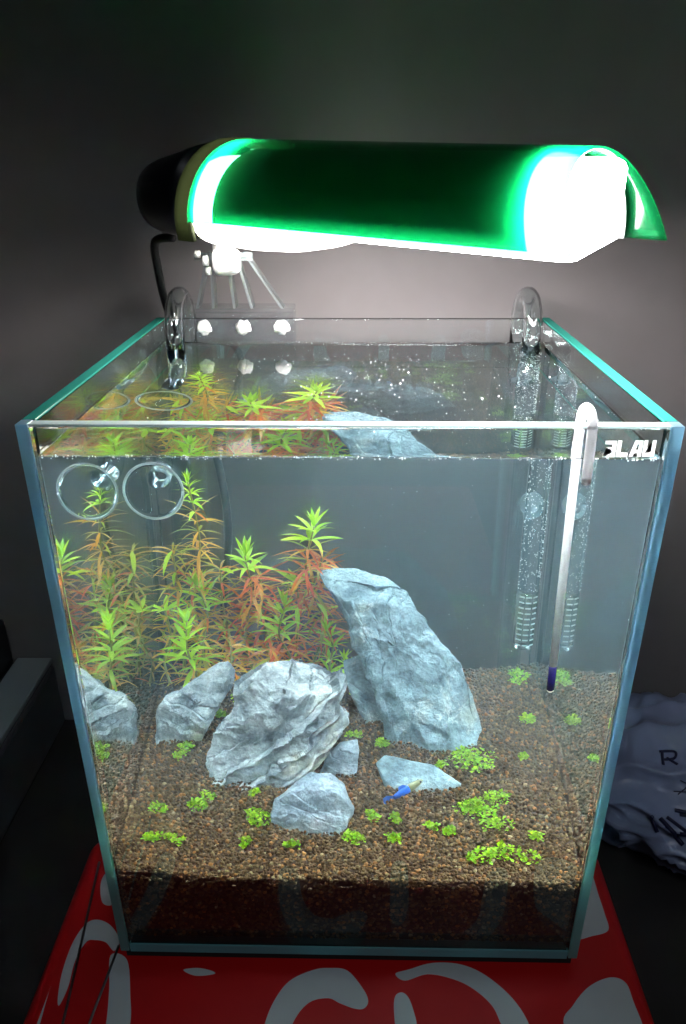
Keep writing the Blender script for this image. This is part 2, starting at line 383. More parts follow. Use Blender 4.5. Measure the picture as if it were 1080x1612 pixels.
def strip(parent, a, b, m, lb):
    o = boxo('polished_edge', a, b, m, parent, 0.0002, L, 1); return o
for q, s in zip(side, (-1, 1)):
    x0, x1 = sorted((s * X, s * (X - T)))
    xe = sorted((s * X, s * .0962)); strip(q, (xe[0], 0, 0), (xe[1], .0049, TH), M_edge_glow, ''); strip(q, (x0, .0052, TH - .0008), (x1, YB, TH), M_rimgreen, '')
strip(fp, (-.0960, .0003, TH - .0008), (.0960, T, TH), M_rimwhite, '')
strip(bs, (-X + T + g, -.0004, .0002), (X - T - g, .0001, .0056), M_base, '')

M_blocker = pbr('black_blocker', (0.012, 0.014, 0.014), 0.4)
boxo('streak_blocker', (-.0946, .0005, .00435), (.0946, .0062, .0054), M_blocker, tank, local=L)  # black strip added under the front pane to block a bright lamp streak

# lettering on the front pane (block letters, white)
def poly_plate(bm, pts, y, th=0.00015):
    vs = [bm.verts.new((x, y, z)) for x, z in pts]
    fc = bm.faces.new(vs)
    rr = bmesh.ops.triangulate(bm, faces=[fc])
Wl, Hl = 0.0036, 0.0052
lx, lz = 0.0770, 0.2334
def letter(polys, x0):
    bm = bmesh.new()
    for pl in polys:
        poly_plate(bm, [(lx + x0 + a * Wl, lz + b * Hl + (lx + x0 - 0.077) * 0.02) for a, b in pl], -0.0001)
    yield bm
LET = [
 [[(0.05, 1), (1, 1), (1, .52), (.82, .52), (.82, .5), (1, .48), (1, 0), (0.0, 0), (0.0, .24), (.68, .24), (.68, .4), (.2, .4), (.2, .6), (.68, .6), (.68, .78), (.05, .78)]],
 [[(0, 1), (.34, 1), (.34, .26), (.95, .26), (.95, 0), (0, 0)]],
 [[(0, 0), (.32, 0), (.40, .22), (.68, .22), (.68, 0), (1, 0), (1, .42), (.143, .42)], [(.143, .42), (.46, .42), (.58, .76), (.258, .76)], [(.70, .42), (1, .42), (1, .76), (.70, .76)], [(.258, .76), (1, .76), (1, 1), (.34, 1)]],
 [[(0, 1), (.32, 1), (.32, .26), (.68, .26), (.68, 1), (1, 1), (1, 0), (0, 0)]],
]
for k, pl in enumerate(LET):
    for bm in letter(pl, k * 0.0039): bmo('logo_letter', bm, M_logo, tank, local=L)

# water
WZ = 0.2305
bm = bmesh.new()
def axis(a, b, m):
    e = [0, 0.0002, 0.0005, 0.0009, 0.0014, 0.002, 0.003, 0.0045]
    mid = list(np.linspace(0.0065, (b - a) - 0.0065, m))
    return [a + q for q in e] + [a + q for q in mid] + [b - q for q in e[::-1]]
xa, xb, ya, yb = -XW, XW, T + g, YB - T - g
xs, ys = axis(xa, xb, 24), axis(ya, yb, 22)
grid = []
for yv in ys:
    row = []
    for xv in xs:
        d = min(xv - xa, xb - xv, yv - ya, yb - yv)
        z = WZ + 0.0011 * math.exp(-d / 0.0011) + 0.000008 * noise.noise(Vector((xv * 60, yv * 60, 1)))
        row.append(bm.verts.new((xv, yv, z)))
    grid.append(row)
topf = []
for j in range(len(ys) - 1):
    for i in range(len(xs) - 1): topf.append(bm.faces.new([grid[j][i], grid[j][i + 1], grid[j + 1][i + 1], grid[j + 1][i]]))
ring = grid[0] + [row[-1] for row in grid[1:]] + grid[-1][-2::-1] + [row[0] for row in grid[-2:0:-1]]
ZB = T + g
low = [bm.verts.new((v.co.x, v.co.y, ZB)) for v in ring]
n = len(ring)
for i in range(n): bm.faces.new([ring[i], low[i], low[(i + 1) % n], ring[(i + 1) % n]])
bm.faces.new(low)
for q in topf: q.smooth = True
for i in range(n):
    e = bm.edges.get((ring[i], ring[(i + 1) % n]))
    if e: e.smooth = False
water = bmo('water', bm, M_water); tag(water, kind='structure')

# bubbles: along the waterline, on the right glass seam, and specks floating on the surface
V0, F0 = ico(2)
B = []
def bub(x, y, z, r): B.append((x, y, z, r))
for k in range(420):
    s = rnd.random()
    if s < 0.45: bub(rnd.uniform(xa, xb), ya + abs(rnd.gauss(0.0006, 0.0004)), WZ + rnd.uniform(0.0, 0.0011), rnd.uniform(0.0001, 0.0003))
    elif s < 0.62: bub(rnd.uniform(xa, xb), yb - 0.0006, WZ + rnd.uniform(0.0, 0.001), rnd.uniform(0.0001, 0.0003))
    elif s < 0.81: bub(xa + abs(rnd.gauss(0.0006, 0.0005)), rnd.uniform(ya, yb), WZ + rnd.uniform(0, 0.0011), rnd.uniform(0.0001, 0.00032))
    else: bub(xb - abs(rnd.gauss(0.0006, 0.0004)), rnd.uniform(ya, yb), WZ + rnd.uniform(0, 0.0011), rnd.uniform(0.0001, 0.00032))
for k in range(380):                                   # floating specks, thicker at the right and back
    bub(min(xb - .002, rnd.gauss(0.025, 0.04)), rnd.uniform(0.03, yb - .002), WZ + 0.0001, 0.00009 + min(.0003, rnd.expovariate(1 / .00006)))
for k in range(85):                                    # clinging to the right pane near the front
    bub(xb - 0.0003, ya + abs(rnd.gauss(0.0012, 0.0025)) + 0.0006, WZ - 0.002 - 0.15 * rnd.random() ** 1.3, rnd.uniform(0.00012, 0.00042))
for k in range(40):
    bub(xa + 0.0003, ya + abs(rnd.gauss(0.001, 0.002)) + 0.0006, WZ - 0.002 - 0.15 * rnd.random() ** 1.3, rnd.uniform(0.00015, 0.0004))
for k in range(60):                                    # loose in the water
    bub(rnd.uniform(0.0, 0.09), rnd.uniform(0.03, 0.16), rnd.uniform(0.09, 0.2), rnd.uniform(0.0001, 0.00022))
Bn = np.array(B)
Bc = np.clip(Bn[:, 0], xa + Bn[:, 3], xb - Bn[:, 3]); Bn[:, 0] = Bc; Bn[:, 1] = np.clip(Bn[:, 1], ya + Bn[:, 3], yb - Bn[:, 3])
bo = many('bubbles', [(V0[None] * Bn[:, 3][:, None, None] + Bn[:, None, :3], F0, np.ones((len(Bn), 3)))], M_bubble)
tag(bo, kind='stuff')

# ------------------------------------------------------------------ soil
def soil_z(x, y):
    h = 0.0418 + 0.19 * y
    h += 0.0014 * noise.noise(Vector((x * 38, y * 38, 3))) + 0.0045 * max(0, (-x - 0.045) / 0.05) * max(0, 1 - y / 0.06)
    h += 0.003 * max(0, (y - 0.13) / 0.035) * math.sin(x * 55 + 1.2)
    return h
sx = np.linspace(xa + 0.0012, xb - 0.0012, 50); sy = np.linspace(ya + 0.0012, yb - 0.0012, 44)
bm = bmesh.new()
G = [[bm.verts.new((a, b, soil_z(a, b) - 0.0012)) for a in sx] for b in sy]
for j in range(len(sy) - 1):
    for i in range(len(sx) - 1): bm.faces.new([G[j][i], G[j][i + 1], G[j + 1][i + 1], G[j + 1][i]])
ring = G[0] + [q[-1] for q in G[1:]] + G[-1][-2::-1] + [q[0] for q in G[-2:0:-1]]
low = [bm.verts.new((v.co.x, v.co.y, ZB + 0.0006)) for v in ring]
for i in range(len(ring)): bm.faces.new([ring[i], low[i], low[(i + 1) % len(ring)], ring[(i + 1) % len(ring)]])
bm.faces.new(low)
core = bmo('soil_bed', bm, M_soil); tag(core, kind='structure')
V1, F1 = ico(1); V2, F2 = ico(2)
def grains(pts, lo, hi, V, Fc, stretch=0.35):
    k = len(pts); pts = np.array(pts)
    rad = nr.uniform(lo, hi, k)
    sc = 1 + nr.uniform(-stretch, stretch * 0.6, (k, 1, 3))
    jit = 1 + nr.normal(0, 0.13, (k, V.shape[0], 1))
    q = nr.normal(size=(k, 4)); q /= np.linalg.norm(q, axis=1)[:, None]
    a, b, c, d = q.T
    Rm = np.stack([np.stack([1 - 2 * (c * c + d * d), 2 * (b * c - a * d), 2 * (b * d + a * c)], -1), np.stack([2 * (b * c + a * d), 1 - 2 * (b * b + d * d), 2 * (c * d - a * b)], -1), np.stack([2 * (b * d - a * c), 2 * (c * d + a * b), 1 - 2 * (b * b + c * c)], -1)], 1)
    P = np.einsum('kij,knj->kni', Rm, V[None] * sc * jit) * rad[:, None, None] + pts[:, None, :]
    t = nr.random(k)
    base = np.array([0.110, 0.066, 0.028]) * nr.uniform(0.5, 1.2, (k, 1))
    base[t < .10] = np.array([0.27, 0.115, 0.035]) * nr.uniform(.7, 1.2, ((t < .10).sum(), 1))
    base[(t > .10) & (t < .14)] = np.array([0.20, 0.14, 0.07]) * nr.uniform(.7, 1.2, (((t > .10) & (t < .14)).sum(), 1))
    base[(t > .8)] *= 0.5
    base[(t > .992)] = np.array([0.30, 0.22, 0.13])
    P[..., 0] = np.clip(P[..., 0], xa + .0002, xb - .0002); P[..., 1] = np.clip(P[..., 1], ya + .0002, yb - .0002)
    return (P, Fc, base)
near, far = [], []
step = 0.00122
yy = ya + 0.001
while yy < yb - 0.001:
    xx = xa + 0.001
    while xx < xb - 0.001:
        a, b = xx + rnd.uniform(-.0008, .0008), yy + rnd.uniform(-.0008, .0008)
        (near if b < 0.075 else far).append((a, b, soil_z(a, b) + rnd.uniform(-.0009, .0006)))
        xx += step
    yy += step
fa = [(rnd.uniform(xa + .001, xb - .001), ya + rnd.uniform(.0008, .0014), rnd.uniform(ZB + .001, 0.043)) for k in range(3200)]
fa = [q for q in fa if q[2] < soil_z(q[0], q[1])]
fs = [(s * (xb - rnd.uniform(.0008, .0014)), rnd.uniform(ya, yb), rnd.uniform(0.02, 0.075)) for k in range(2600) for s in (rnd.choice((-1, 1)),)]
fs = [q for q in fs if q[2] < soil_z(q[0], q[1])]
so = many('soil_grains', [grains(near, .0006, .0011, V2, F2), grains(far, .0006, .0011, V1, F1), grains(fa, .0007, .0012, V1, F1), grains(fs, .0007, .0012, V1, F1)], M_grain)
tag(so, kind='stuff')

# ------------------------------------------------------------------ stones
def rock(label, outline, y0, z0, k, Tf, Tb, m, seed, strata=0.5, sdir=(0.5, 0, 1), facets=7, sink=0.006, amp=1.0, tilt_max=0.7, grow=1.05, lay=190, warp=0.7, jag=0.35, brk=0.9, lip=0.45, chk=1.0, NT=150, NP=84):
    R_ = random.Random(seed); s = math.sqrt(1 + k * k)
    pts = np.array(outline, float) / 1000
    zmin = pts[:, 1].min()
    pts[:, 1] = np.where(pts[:, 1] < zmin + 0.006, pts[:, 1] - sink, pts[:, 1])
    uv = np.c_[pts[:, 0], (pts[:, 1] - z0) * s]
    c = uv.mean(0); uv = c + (uv - c) * grow; E = np.array([0, k / s, 1 / s]); Nn = np.array([0, -1 / s, k / s])
    base = empty('x'); bpy.data.objects.remove(base)
    def Rad(th):
        d = np.array([math.cos(th), math.sin(th)]); best = 0.002
        for i in range(len(uv)):
            a, b = uv[i] - c, uv[(i + 1) % len(uv)] - c; e = b - a
            den = d[0] * e[1] - d[1] * e[0]
            if abs(den) < 1e-12: continue
            t = (a[0] * e[1] - a[1] * e[0]) / den; q = (a[0] * d[1] - a[1] * d[0]) / den
            if t > 0 and 0 <= q <= 1: best = max(best, t)
        return best
    RR = [Rad(2 * PI * i / NT) for i in range(NT)]
    P = []
    for j in range(NP + 1):
        ph = -PI / 2 + PI * j / NP
        cp, sp = max(0, math.cos(ph)) ** 0.55, math.sin(ph)
        h = (Tf if sp > 0 else Tb) * math.copysign(abs(sp) ** 0.9, sp)
        for i in range(NT):
            th = 2 * PI * i / NT
            P.append((c[0] + RR[i] * cp * math.cos(th), c[1] + RR[i] * cp * math.sin(th), h))
    P = np.array(P)
    # flat cleavage faces
    ctr = np.array([c[0], c[1], 0])
    for q in range(facets):
        ang = R_.uniform(0, 2 * PI); tilt = R_.uniform(0.12, tilt_max)
        nv = np.array([math.cos(ang) * math.sin(tilt), math.sin(ang) * math.sin(tilt), math.cos(tilt) * (1 if q < facets * .7 else -1)])
        d = (P - ctr) @ nv; off = d.max() * R_.uniform(0.62, 0.86)
        ex = np.maximum(0, d - off)
        P -= ex[:, None] * nv * 0.93
    V = np.array([c0 * np.array([1, 0, 0]) for c0 in P[:, 0]]) + P[:, 1:2] * E + P[:, 2:3] * Nn
    V[:, 1] += y0; V[:, 2] += z0
    cen = V.mean(0)
    sd = np.array(sdir, float); sd /= np.linalg.norm(sd)
    out = np.empty_like(V); att = np.empty(len(V))
    for i, v in enumerate(V):
        q = Vector(v)
        so_ = Vector((seed * 1.7, seed * .3, 0))
        wv = noise.noise(q * 38 + so_)
        sc = float(v @ sd) * lay + wv * warp * .85 + noise.noise(q * 110) * jag + noise.noise(q * 260) * jag * .45 + noise.noise(q * 14 + so_) * warp
        ly = math.floor(sc); fr = sc - ly
        along = noise.noise(Vector((ly * 3.17 + seed, float(v[0]) * 26, float(v[2]) * 26)))
        cell = noise.noise(Vector((ly * 5.31, seed * 2.1, 0.5))) + along * brk
        e0 = min(fr, 1 - fr)
        crack = -math.exp(-(e0 / 0.07) ** 2) * max(0, noise.noise(Vector((ly * 7.7, float(v[0]) * 32 + seed, float(v[2]) * 32))) + 0.12) * 2.2
        led = (cell * 1.1 + (fr ** 4) * lip - 0.2 + crack) * strata
        F12 = noise.voronoi(q * 62 + so_ + Vector((wv, wv, wv)) * .35)[0]
        chunk = (F12[1] - F12[0]) * 1.1 - 0.35
        rg = noise.ridged_multi_fractal(q * 75 + so_, 0.9, 2.1, 5, 1.0, 2.0)
        bmp = (rg - 1.1) * 0.75 + chunk * chk + noise.noise(q * 40 + so_) * 0.8
        dirv = v - cen; dirv = dirv / (np.linalg.norm(dirv) + 1e-9)
        dv = dirv * 0.6 + Nn * 0.55 * (1 if (v - cen) @ Nn > 0 else -1)
        out[i] = v + dv * (led * 0.0020 + bmp * 0.0011) * amp
        att[i] = min(1, -crack * strata * 1.1)
    Fc = []
    for j in range(NP):
        for i in range(NT):
            a, b = j * NT + i, j * NT + (i + 1) % NT
            Fc.append((a, b, b + NT, a + NT))
    loc = Vector((cen[0], cen[1], soil_z(cen[0], cen[1])))
    out -= np.array(loc)
    me = bpy.data.meshes.new('stone'); me.from_pydata(out.tolist(), [], Fc); me.update()
    bm = bmesh.new(); bm.from_mesh(me); bmesh.ops.remove_doubles(bm, verts=bm.verts[:], dist=1e-6); bmesh.ops.recalc_face_normals(bm, faces=bm.faces[:]); bm.to_mesh(me); bm.free()
    me.polygons.foreach_set('use_smooth', [True] * len(me.polygons))
    try: me.set_sharp_from_angle(angle=math.radians(36))
    except Exception: pass
    o = bpy.data.objects.new('stone', me); COL.objects.link(o); me.materials.append(m); o.location = loc
    tag(o, label, 'stone', 'stones on the aquarium soil')
    return o
A_ = [(-12.1, 134.9), (-10.3, 139.0), (-2.0, 139.3), (7.2, 138.3), (16.5, 135.1), (21.7, 130.2), (27.2, 125.7), (31.9, 117.6), (37.1, 112.2), (42.6, 105.5), (49.3, 98.8), (54.2, 90.8), (59.3, 82.7), (64.5, 66.5), (56.4, 64.2), (45.8, 61.5), (27.5, 58.5), (18.4, 59.4), (16.5, 69.8), (12.1, 83.4), (7.5, 94.2), (2.8, 102.3), (-1.8, 114.5), (-8.1, 124.0), (-11.5, 129.5)]
B_ = [(-66.0, 64.4), (-63.0, 71.4), (-58.0, 79.7), (-52.1, 86.6), (-50.3, 94.9), (-43.9, 100.3), (-32.2, 105.8), (-20.5, 107.7), (-10.3, 108.6), (-3.5, 107.3), (-2.0, 100.5), (-2.9, 95.1), (-5.8, 88.2), (-0.5, 84.1), (0.1, 80.0), (-5.7, 73.0), (-13.0, 64.6), (-20.4, 56.1), (-35.1, 56.0), (-45.4, 56.8), (-60.2, 55.1), (-65.8, 56.8)]
B2_ = [(-15.5, 56.8), (-10.2, 64.3), (-4.3, 69.6), (3.7, 70.9), (4.6, 65.9), (3.2, 57.0), (-5.7, 56.0)]
C_ = [(-93.6, 76.4), (-88.7, 81.7), (-81.0, 85.6), (-73.2, 90.2), (-63.9, 96.3), (-58.4, 98.1), (-55.5, 93.2), (-56.6, 85.5), (-62.9, 77.8), (-67.7, 68.4), (-74.1, 62.0), (-81.9, 60.5), (-91.1, 60.6), (-93.6, 65.4), (-94, 71.7)]
D_ = [(-33.7, 53.3), (-31.7, 59.7), (-24.7, 65.8), (-16.3, 70.7), (-8.0, 70.8), (-2.4, 66.0), (2.7, 56.5), (-2.3, 50.9), (-10.7, 48.0), (-19.1, 48.7), (-29.0, 47.0), (-33.2, 49.1)]
E_ = [(13.0, 62.3), (17.0, 65.0), (26.6, 63.6), (38.3, 61.9), (51.4, 58.9), (45.0, 56.4), (32.3, 55.0), (22.2, 55.6), (17.2, 57.7)]
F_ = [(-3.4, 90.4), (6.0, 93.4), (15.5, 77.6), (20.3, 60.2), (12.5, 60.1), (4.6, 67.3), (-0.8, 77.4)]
rock('tall blue-grey slab of stone leaning to the left at centre', A_, .100, .061, .6, .007, .014, M_rock_teal, 3, strata=0.32, sdir=(0.85, -0.5, 0.35), facets=5, amp=2.0, chk=1.5, lay=150, NT=300, NP=150)
rock('big pale layered stone in front of the leaning slab', B_, .075, .056, .5, .012, .016, M_rock_pale, 8, strata=1.0, sdir=(-0.55, -0.25, 0.8), facets=5, NT=300, NP=150, amp=2.0, lay=150, brk=0.5, lip=0.95, chk=.75, jag=.42, warp=.35, grow=1.01)
rock('small grey wedge of stone tucked against right foot of layered stone', B2_, .080, .057, .4, .006, .006, M_rock_blue, 14, strata=0.4, facets=5)
rock('pale knobbly stone on the left below the plants', C_, .105, .062, .3, .011, .011, M_rock_pale, 21, strata=0.35, sdir=(0.3, 0, 1), facets=9, amp=1.7, chk=1.4)
rock('rounded pale blue stone nearest the front glass', D_, .043, .0495, .5, .010, .010, M_rock_blue, 33, strata=0.2, facets=9, amp=1.3, chk=1.3, tilt_max=.95)
rock('thin flat triangular stone lying beside the small blue fish', E_, .069, .055, 1.2, .0032, .006, M_rock_teal, 41, strata=0.3, facets=1, tilt_max=.2, amp=.7, sink=.003)
rock('added stone piece standing in for the shaded left side of the leaning slab', F_, .120, .065, .5, .005, .006, M_rock_teal, 47, strata=0.4, facets=4)  # added piece, stands for the slab's own shaded left side

# ------------------------------------------------------------------ stem plants
def leaf_mesh(name, m, droop, width=0.1, fold=0.25, seg=6):
    V, Fc = [], []
    for i in range(seg + 1):
        t = i / seg
        wv = width * (math.sin(PI * min(1, t * 0.93 + 0.07)) ** 0.8) * (1 - 0.25 * t)
        if i == seg: wv = 0.004
        x = t * (1 - 0.12 * abs(droop) * t); z = -droop * t * t * 0.6 + 0.06 * math.sin(PI * t)
        V += [(x, -wv, z + wv * fold), (x, 0, z), (x, wv, z + wv * fold)]
    for i in range(seg):
        a = i * 3
        Fc += [(a, a + 1, a + 4, a + 3), (a + 1, a + 2, a + 5, a + 4)]
    me = bpy.data.meshes.new(name); me.from_pydata(V, [], Fc); me.update(); me.materials.append(m)
    me.polygons.foreach_set('use_smooth', [True] * len(me.polygons))
    return me
LM = {}
for nm, m, ws in (('green', M_green, .9), ('olive', M_olive, .46), ('amber', M_amber, .50), ('rust', M_rust, .52)):
    LM[nm] = [leaf_mesh('leaf', m, d, wd * ws) for d, wd in ((-0.35, .13), (-0.1, .12), (0.15, .11), (0.4, .10))]
def stem_plant(label, base, tip, n_green, mix, length, seed, crown=1.0):
    R_ = random.Random(seed)
    bz = soil_z(base[0], base[1])
    root = empty('stem_plant', (base[0], base[1], bz))
    tag(root, label, 'water plant', 'stem plants in the back left corner')
    P0 = Vector((base[0], base[1], bz - 0.004)); P3 = Vector(tip)
    side_ = Vector((R_.uniform(-.007, .007), R_.uniform(-.005, .005), 0))
    path = spline([P0, P0.lerp(P3, .35) + side_, P0.lerp(P3, .7) - side_ * .5, P3], 8)
    tubeo('stem', path, [0.00075 - 0.00035 * i / (len(path) - 1) for i in range(len(path))], M_stem, root, seg=6, local=inv(root))
    H = (P3 - P0).length; nw = max(5, int(H / 0.0050)); rot = R_.random() * 6
    for k in range(nw):
        t = 0.12 + 0.88 * k / (nw - 1)
        idx = t * (len(path) - 1); i0 = min(int(idx), len(path) - 2); pt = path[i0].lerp(path[i0 + 1], idx - i0)
        top = k >= nw - n_green
        j = k - (nw - n_green)
        cnt = 9 if not top else 7
        rot += 0.55
        for q in range(cnt):
            if not top and R_.random() < 0.12: continue
            az = rot + 2 * PI * q / cnt + R_.uniform(-.25, .25)
            if top:
                el = 0.15 + 0.75 * (j / max(1, n_green - 1)) ** 1.3 + R_.uniform(-.15, .15); kind = 'green'
                ln = length * crown * 1.12 * (1.0 - 0.35 * (j / max(1, n_green - 1))) * R_.uniform(.85, 1.1)
                me = LM[kind][R_.choice((1, 2, 2, 3)) if j < n_green - 1 else R_.choice((0, 1))]
            else:
                el = R_.uniform(-.45, .4); f_ = t
                kind = R_.choices(('olive', 'amber', 'rust', 'green'), mix)[0]
                ln = length * R_.uniform(.8, 1.4) * (0.8 if t < .25 else 1)
                me = LM[kind][R_.choice((1, 2, 3))]
            o = bpy.data.objects.new('leaf', me); COL.objects.link(o); o.parent = root
            o.location = pt - root.location
            o.rotation_euler = (R_.uniform(-.3, .3), -el, az); o.scale = (ln, ln, ln)
    return root
G_ = 'stem plants'
stem_plant('tallest stem plant, reaching nearly to the water surface beside the glass outlet', (-.074, .158), (-.0781, .1600, .176), 4, (4, 5, 1, .6), .0125, 1, crown=.75)
stem_plant('stem plant with big green crown just above top of the leaning slab', (-.022, .158), (-.0180, .1620, .152), 3, (1.5, 3, 4, .2), .0150, 2)
stem_plant('stem plant with green crown between tallest plant and the crown above the slab', (-.050, .158), (-.0530, .1620, .136), 3, (1, 3, 5, .2), .0145, 3)
stem_plant('lime-green stem plant behind the frontmost crown', (-.070, .152), (-.0770, .1560, .122), 4, (3, 4, 1, 1), .0145, 4)
stem_plant('frontmost lime-green stem plant above the knobbly stone', (-.078, .130), (-.0796, .1330, .112), 5, (2, 6, 1, .6), .0140, 5)
stem_plant('stem plant with lime crown over rust-red leaves, left of the slab top', (-.036, .146), (-.0335, .1560, .110), 4, (1, 3, 6, .2), .0150, 6)
stem_plant('thin sparse green stem plant close to left edge of the slab', (-.006, .150), (-.0120, .1480, .100), 6, (4, 2, 0, 3), .0110, 7)
stem_plant('short green plant peeping from behind the layered stone', (.001, .140), (-.0030, .1420, .086), 5, (4, 2, 0, 4), .0100, 8)
stem_plant('olive-brown stem plant in the back left corner', (-.086, .156), (-.0885, .1600, .140), 0, (5, 6, 2, .2), .0135, 9)
stem_plant('brown stem plant against back glass between two green crowns', (-.064, .162), (-.0660, .1640, .128), 0, (4, 6, 2, .2), .0130, 10)
stem_plant('reddish stem plant at right end of the back row', (-.028, .164), (-.0270, .1640, .120), 1, (2, 3, 5, .2), .0135, 11)
stem_plant('low amber stem plant at the foot of the back row', (-.062, .140), (-.0600, .1430, .094), 0, (2, 6, 2, .4), .0130, 12)

stem_plant('rust-coloured stem plant under the big crown above the slab', (-.020, .164), (-.0140, .1640, .134), 0, (1, 3, 6, .1), .0140, 15)
stem_plant('low orange stem plant in front of the lime crown left of the slab top', (-.042, .140), (-.0400, .1430, .092), 0, (1, 4, 5, .2), .0140, 16)

stem_plant('amber stem plant in the middle of the back row, without a green crown', (-.044, .164), (-.0460, .1640, .124), 0, (2, 5, 4, .1), .0140, 17)
stem_plant('small amber stem plant hard against left glass', (-.092, .146), (-.0925, .1480, .112), 1, (3, 6, 1, .8), .0125, 13)

# ------------------------------------------------------------------ carpet clumps
def clump(label, x, y, rad, seed, shape=1.0):
    R_ = random.Random(seed); z = soil_z(x, y)
    nl = int(40 + 9000 * rad * rad * 330)
    V, Fc, CC = [], [], []
    rad *= 0.92
    lumps = [(R_.gauss(0, rad * .45), R_.gauss(0, rad * .5), R_.uniform(.45, .8) * rad) for k in range(max(2, int(rad / .0016)))]
    for k in range(min(nl, 620)):
        lx_, ly_, lr = R_.choice(lumps)
        a = R_.random() * 6.283; q = lr * math.sqrt(R_.random())
        px_, py_ = lx_ + q * math.cos(a) * 1.15, ly_ + q * math.sin(a)
        hh = soil_z(x + px_, y + py_) - z + 0.0006 + R_.random() * (0.0012 + 0.6 * lr * (1 - (q / lr) ** 2))
        az = R_.random() * 6.283; el = R_.uniform(-.2, 1.35); ln = R_.uniform(.0009, .0026); wd = ln * R_.uniform(.36, .5)
        d = Vector((math.cos(az) * math.cos(el), math.sin(az) * math.cos(el), math.sin(el))); s_ = Vector((-math.sin(az), math.cos(az), 0)); up = s_.cross(d) * -1
        c0 = Vector((px_, py_, hh)); b = len(V)
        V += [c0, c0 + d * ln * .5 + s_ * wd + up * .0002, c0 + d * ln - up * .0002, c0 + d * ln * .5 - s_ * wd + up * .0002]
        Fc += [(b, b + 1, b + 2, b + 3)]
        t = R_.random(); kk = R_.uniform(.45, 1.1) ; CC += [((.20 + .30 * t) * kk, (.52 + .22 * t) * kk, .012 * kk, 1)] * 4
    me = bpy.data.meshes.new('carpet_plant'); me.from_pydata([tuple(q) for q in V], [], Fc); me.update()
    at = me.color_attributes.new('tint', 'FLOAT_COLOR', 'POINT'); at.data.foreach_set('color', np.array(CC, np.float32).ravel())
    o = link('carpet_plant', me, M_carpet); o.location = (x, y, z)
    tag(o, label, 'carpet plant', 'small green carpet plant clumps on the soil')
    return o
CL = [
 (-.0795, .0918, .0048, 'small bright green clump on the soil below the knobbly stone'),
 (-.0854, .0508, .0043, 'round compact green clump, leftmost in the middle of the soil'),
 (-.0660, .0553, .0066, 'spreading green clump between the round clump and the layered stone'),
 (-.0860, .0281, .0050, 'thin strip of green nearest the front left corner'),
 (-.0768, .0273, .0038, 'thin green sprig just right of the strip in the front left corner'),
 (-.0411, .0446, .0068, 'elongated green clump touching left side of the rounded blue stone'),
 (-.0436, .0625, .0020, 'tiny green sprig under the front edge of the layered stone'),
 (-.0442, .0261, .0027, 'tiny green sprig in front of the elongated clump'),
 (-.0250, .0248, .0033, 'pale green sprig in front of the rounded blue stone'),
 (.0014, .0291, .0052, 'green clump in front of right corner of the rounded blue stone'),
 (.0098, .0455, .0039, 'green clump right behind the tail of the blue fish'),
 (.0204, .0321, .0038, 'upright narrow green clump in front of the blue fish'),
 (.0224, .0458, .0028, 'small green sprig just below the blue fish'),
 (.0128, .0981, .0043, 'green sprig at the left foot of the leaning slab'),
 (.0552, .0844, .0100, 'wide green clump behind the tip of the flat triangular stone'),
 (.0417, .0821, .0024, 'tiny sprig between the leaning slab and the flat triangular stone'),
 (.0656, .0605, .0054, 'sparse green clump behind the large middle clump on the right'),
 (.0556, .0523, .0078, 'left half of the large bright green patch on the right'),
 (.0648, .0448, .0070, 'right half of the large bright green patch on the right'),
 (.0669, .0228, .0086, 'dense bright green clump nearest the front on the right'),
 (.0825, .0351, .0033, 'small green tuft beside the right glass near the front'),
 (.0510, .0182, .0019, 'single tiny green sprig close to the front glass right of centre'),
 (.0367, .0410, .0022, 'faint small sprig right of the upright narrow clump'),
 (.0428, .0356, .0033, 'flat green sprig left of the large bright patch'),
 (.0859, .1189, .0047, 'green clump by the right glass, right of the leaning slab'),
 (.0878, .1528, .0056, 'green clump in the back right corner below the intake pipe'),
 (.0834, .0915, .0030, 'faint green sprig on the soil halfway along the right glass'),
 (-.0547, .1465, .0039, 'green sprig behind the top of the knobbly stone'),
 (-.0649, .1198, .0035, 'green sprig between the knobbly stone and the layered stone'),
 (.0021, .1055, .0028, 'small green sprig behind the grey wedge of stone'),
]
for i, (a, b, c, lb) in enumerate(CL): clump(lb, a, b, c, 100 + i)

# ------------------------------------------------------------------ fish
fish = empty('fish', (.0262, .0630, .0565)); tag(fish, 'tiny fish with bright blue tail half and yellowish head', 'fish')
fish.rotation_euler = (0, -0.28, 0.62)
def body(prof, m, name):
    bm = bmesh.new(); rings = []
    for x, h, wd, dz in prof:
        rings.append([bm.verts.new((x, wd * math.cos(2 * PI * k / 14), dz + h * math.sin(2 * PI * k / 14))) for k in range(14)])
    for A, B2 in zip(rings, rings[1:]):
        for k in range(14): bm.faces.new([A[k], A[(k + 1) % 14], B2[(k + 1) % 14], B2[k]])
    bm.faces.new(rings[0]); bm.faces.new(rings[-1][::-1])
    return bmo(name, bm, m, fish, True)
M_fblue = pbr('blue_scale', (0.03, 0.13, 0.62), 0.25, var=0.5, bscale=900)
M_fyel = pbr('olive_flesh', (0.26, 0.27, 0.13), 0.3, var=0.35, bscale=700)
M_fin = leafmat('blue_fin', (0.05, 0.18, 0.7), (0.08, 0.25, 0.75))
body([(.0098, .0002, .0002, 0), (.0088, .0010, .0007, 0), (.007, .0017, .0012, 0), (.004, .0022, .0015, -.0001), (.001, .0023, .0015, -.0001)], M_fyel, 'head')
body([(.0012, .00235, .00155, -.0001), (-.002, .0023, .0014, 0), (-.005, .0018, .001, .0001), (-.0075, .0011, .0005, .0002)], M_fblue, 'trunk')
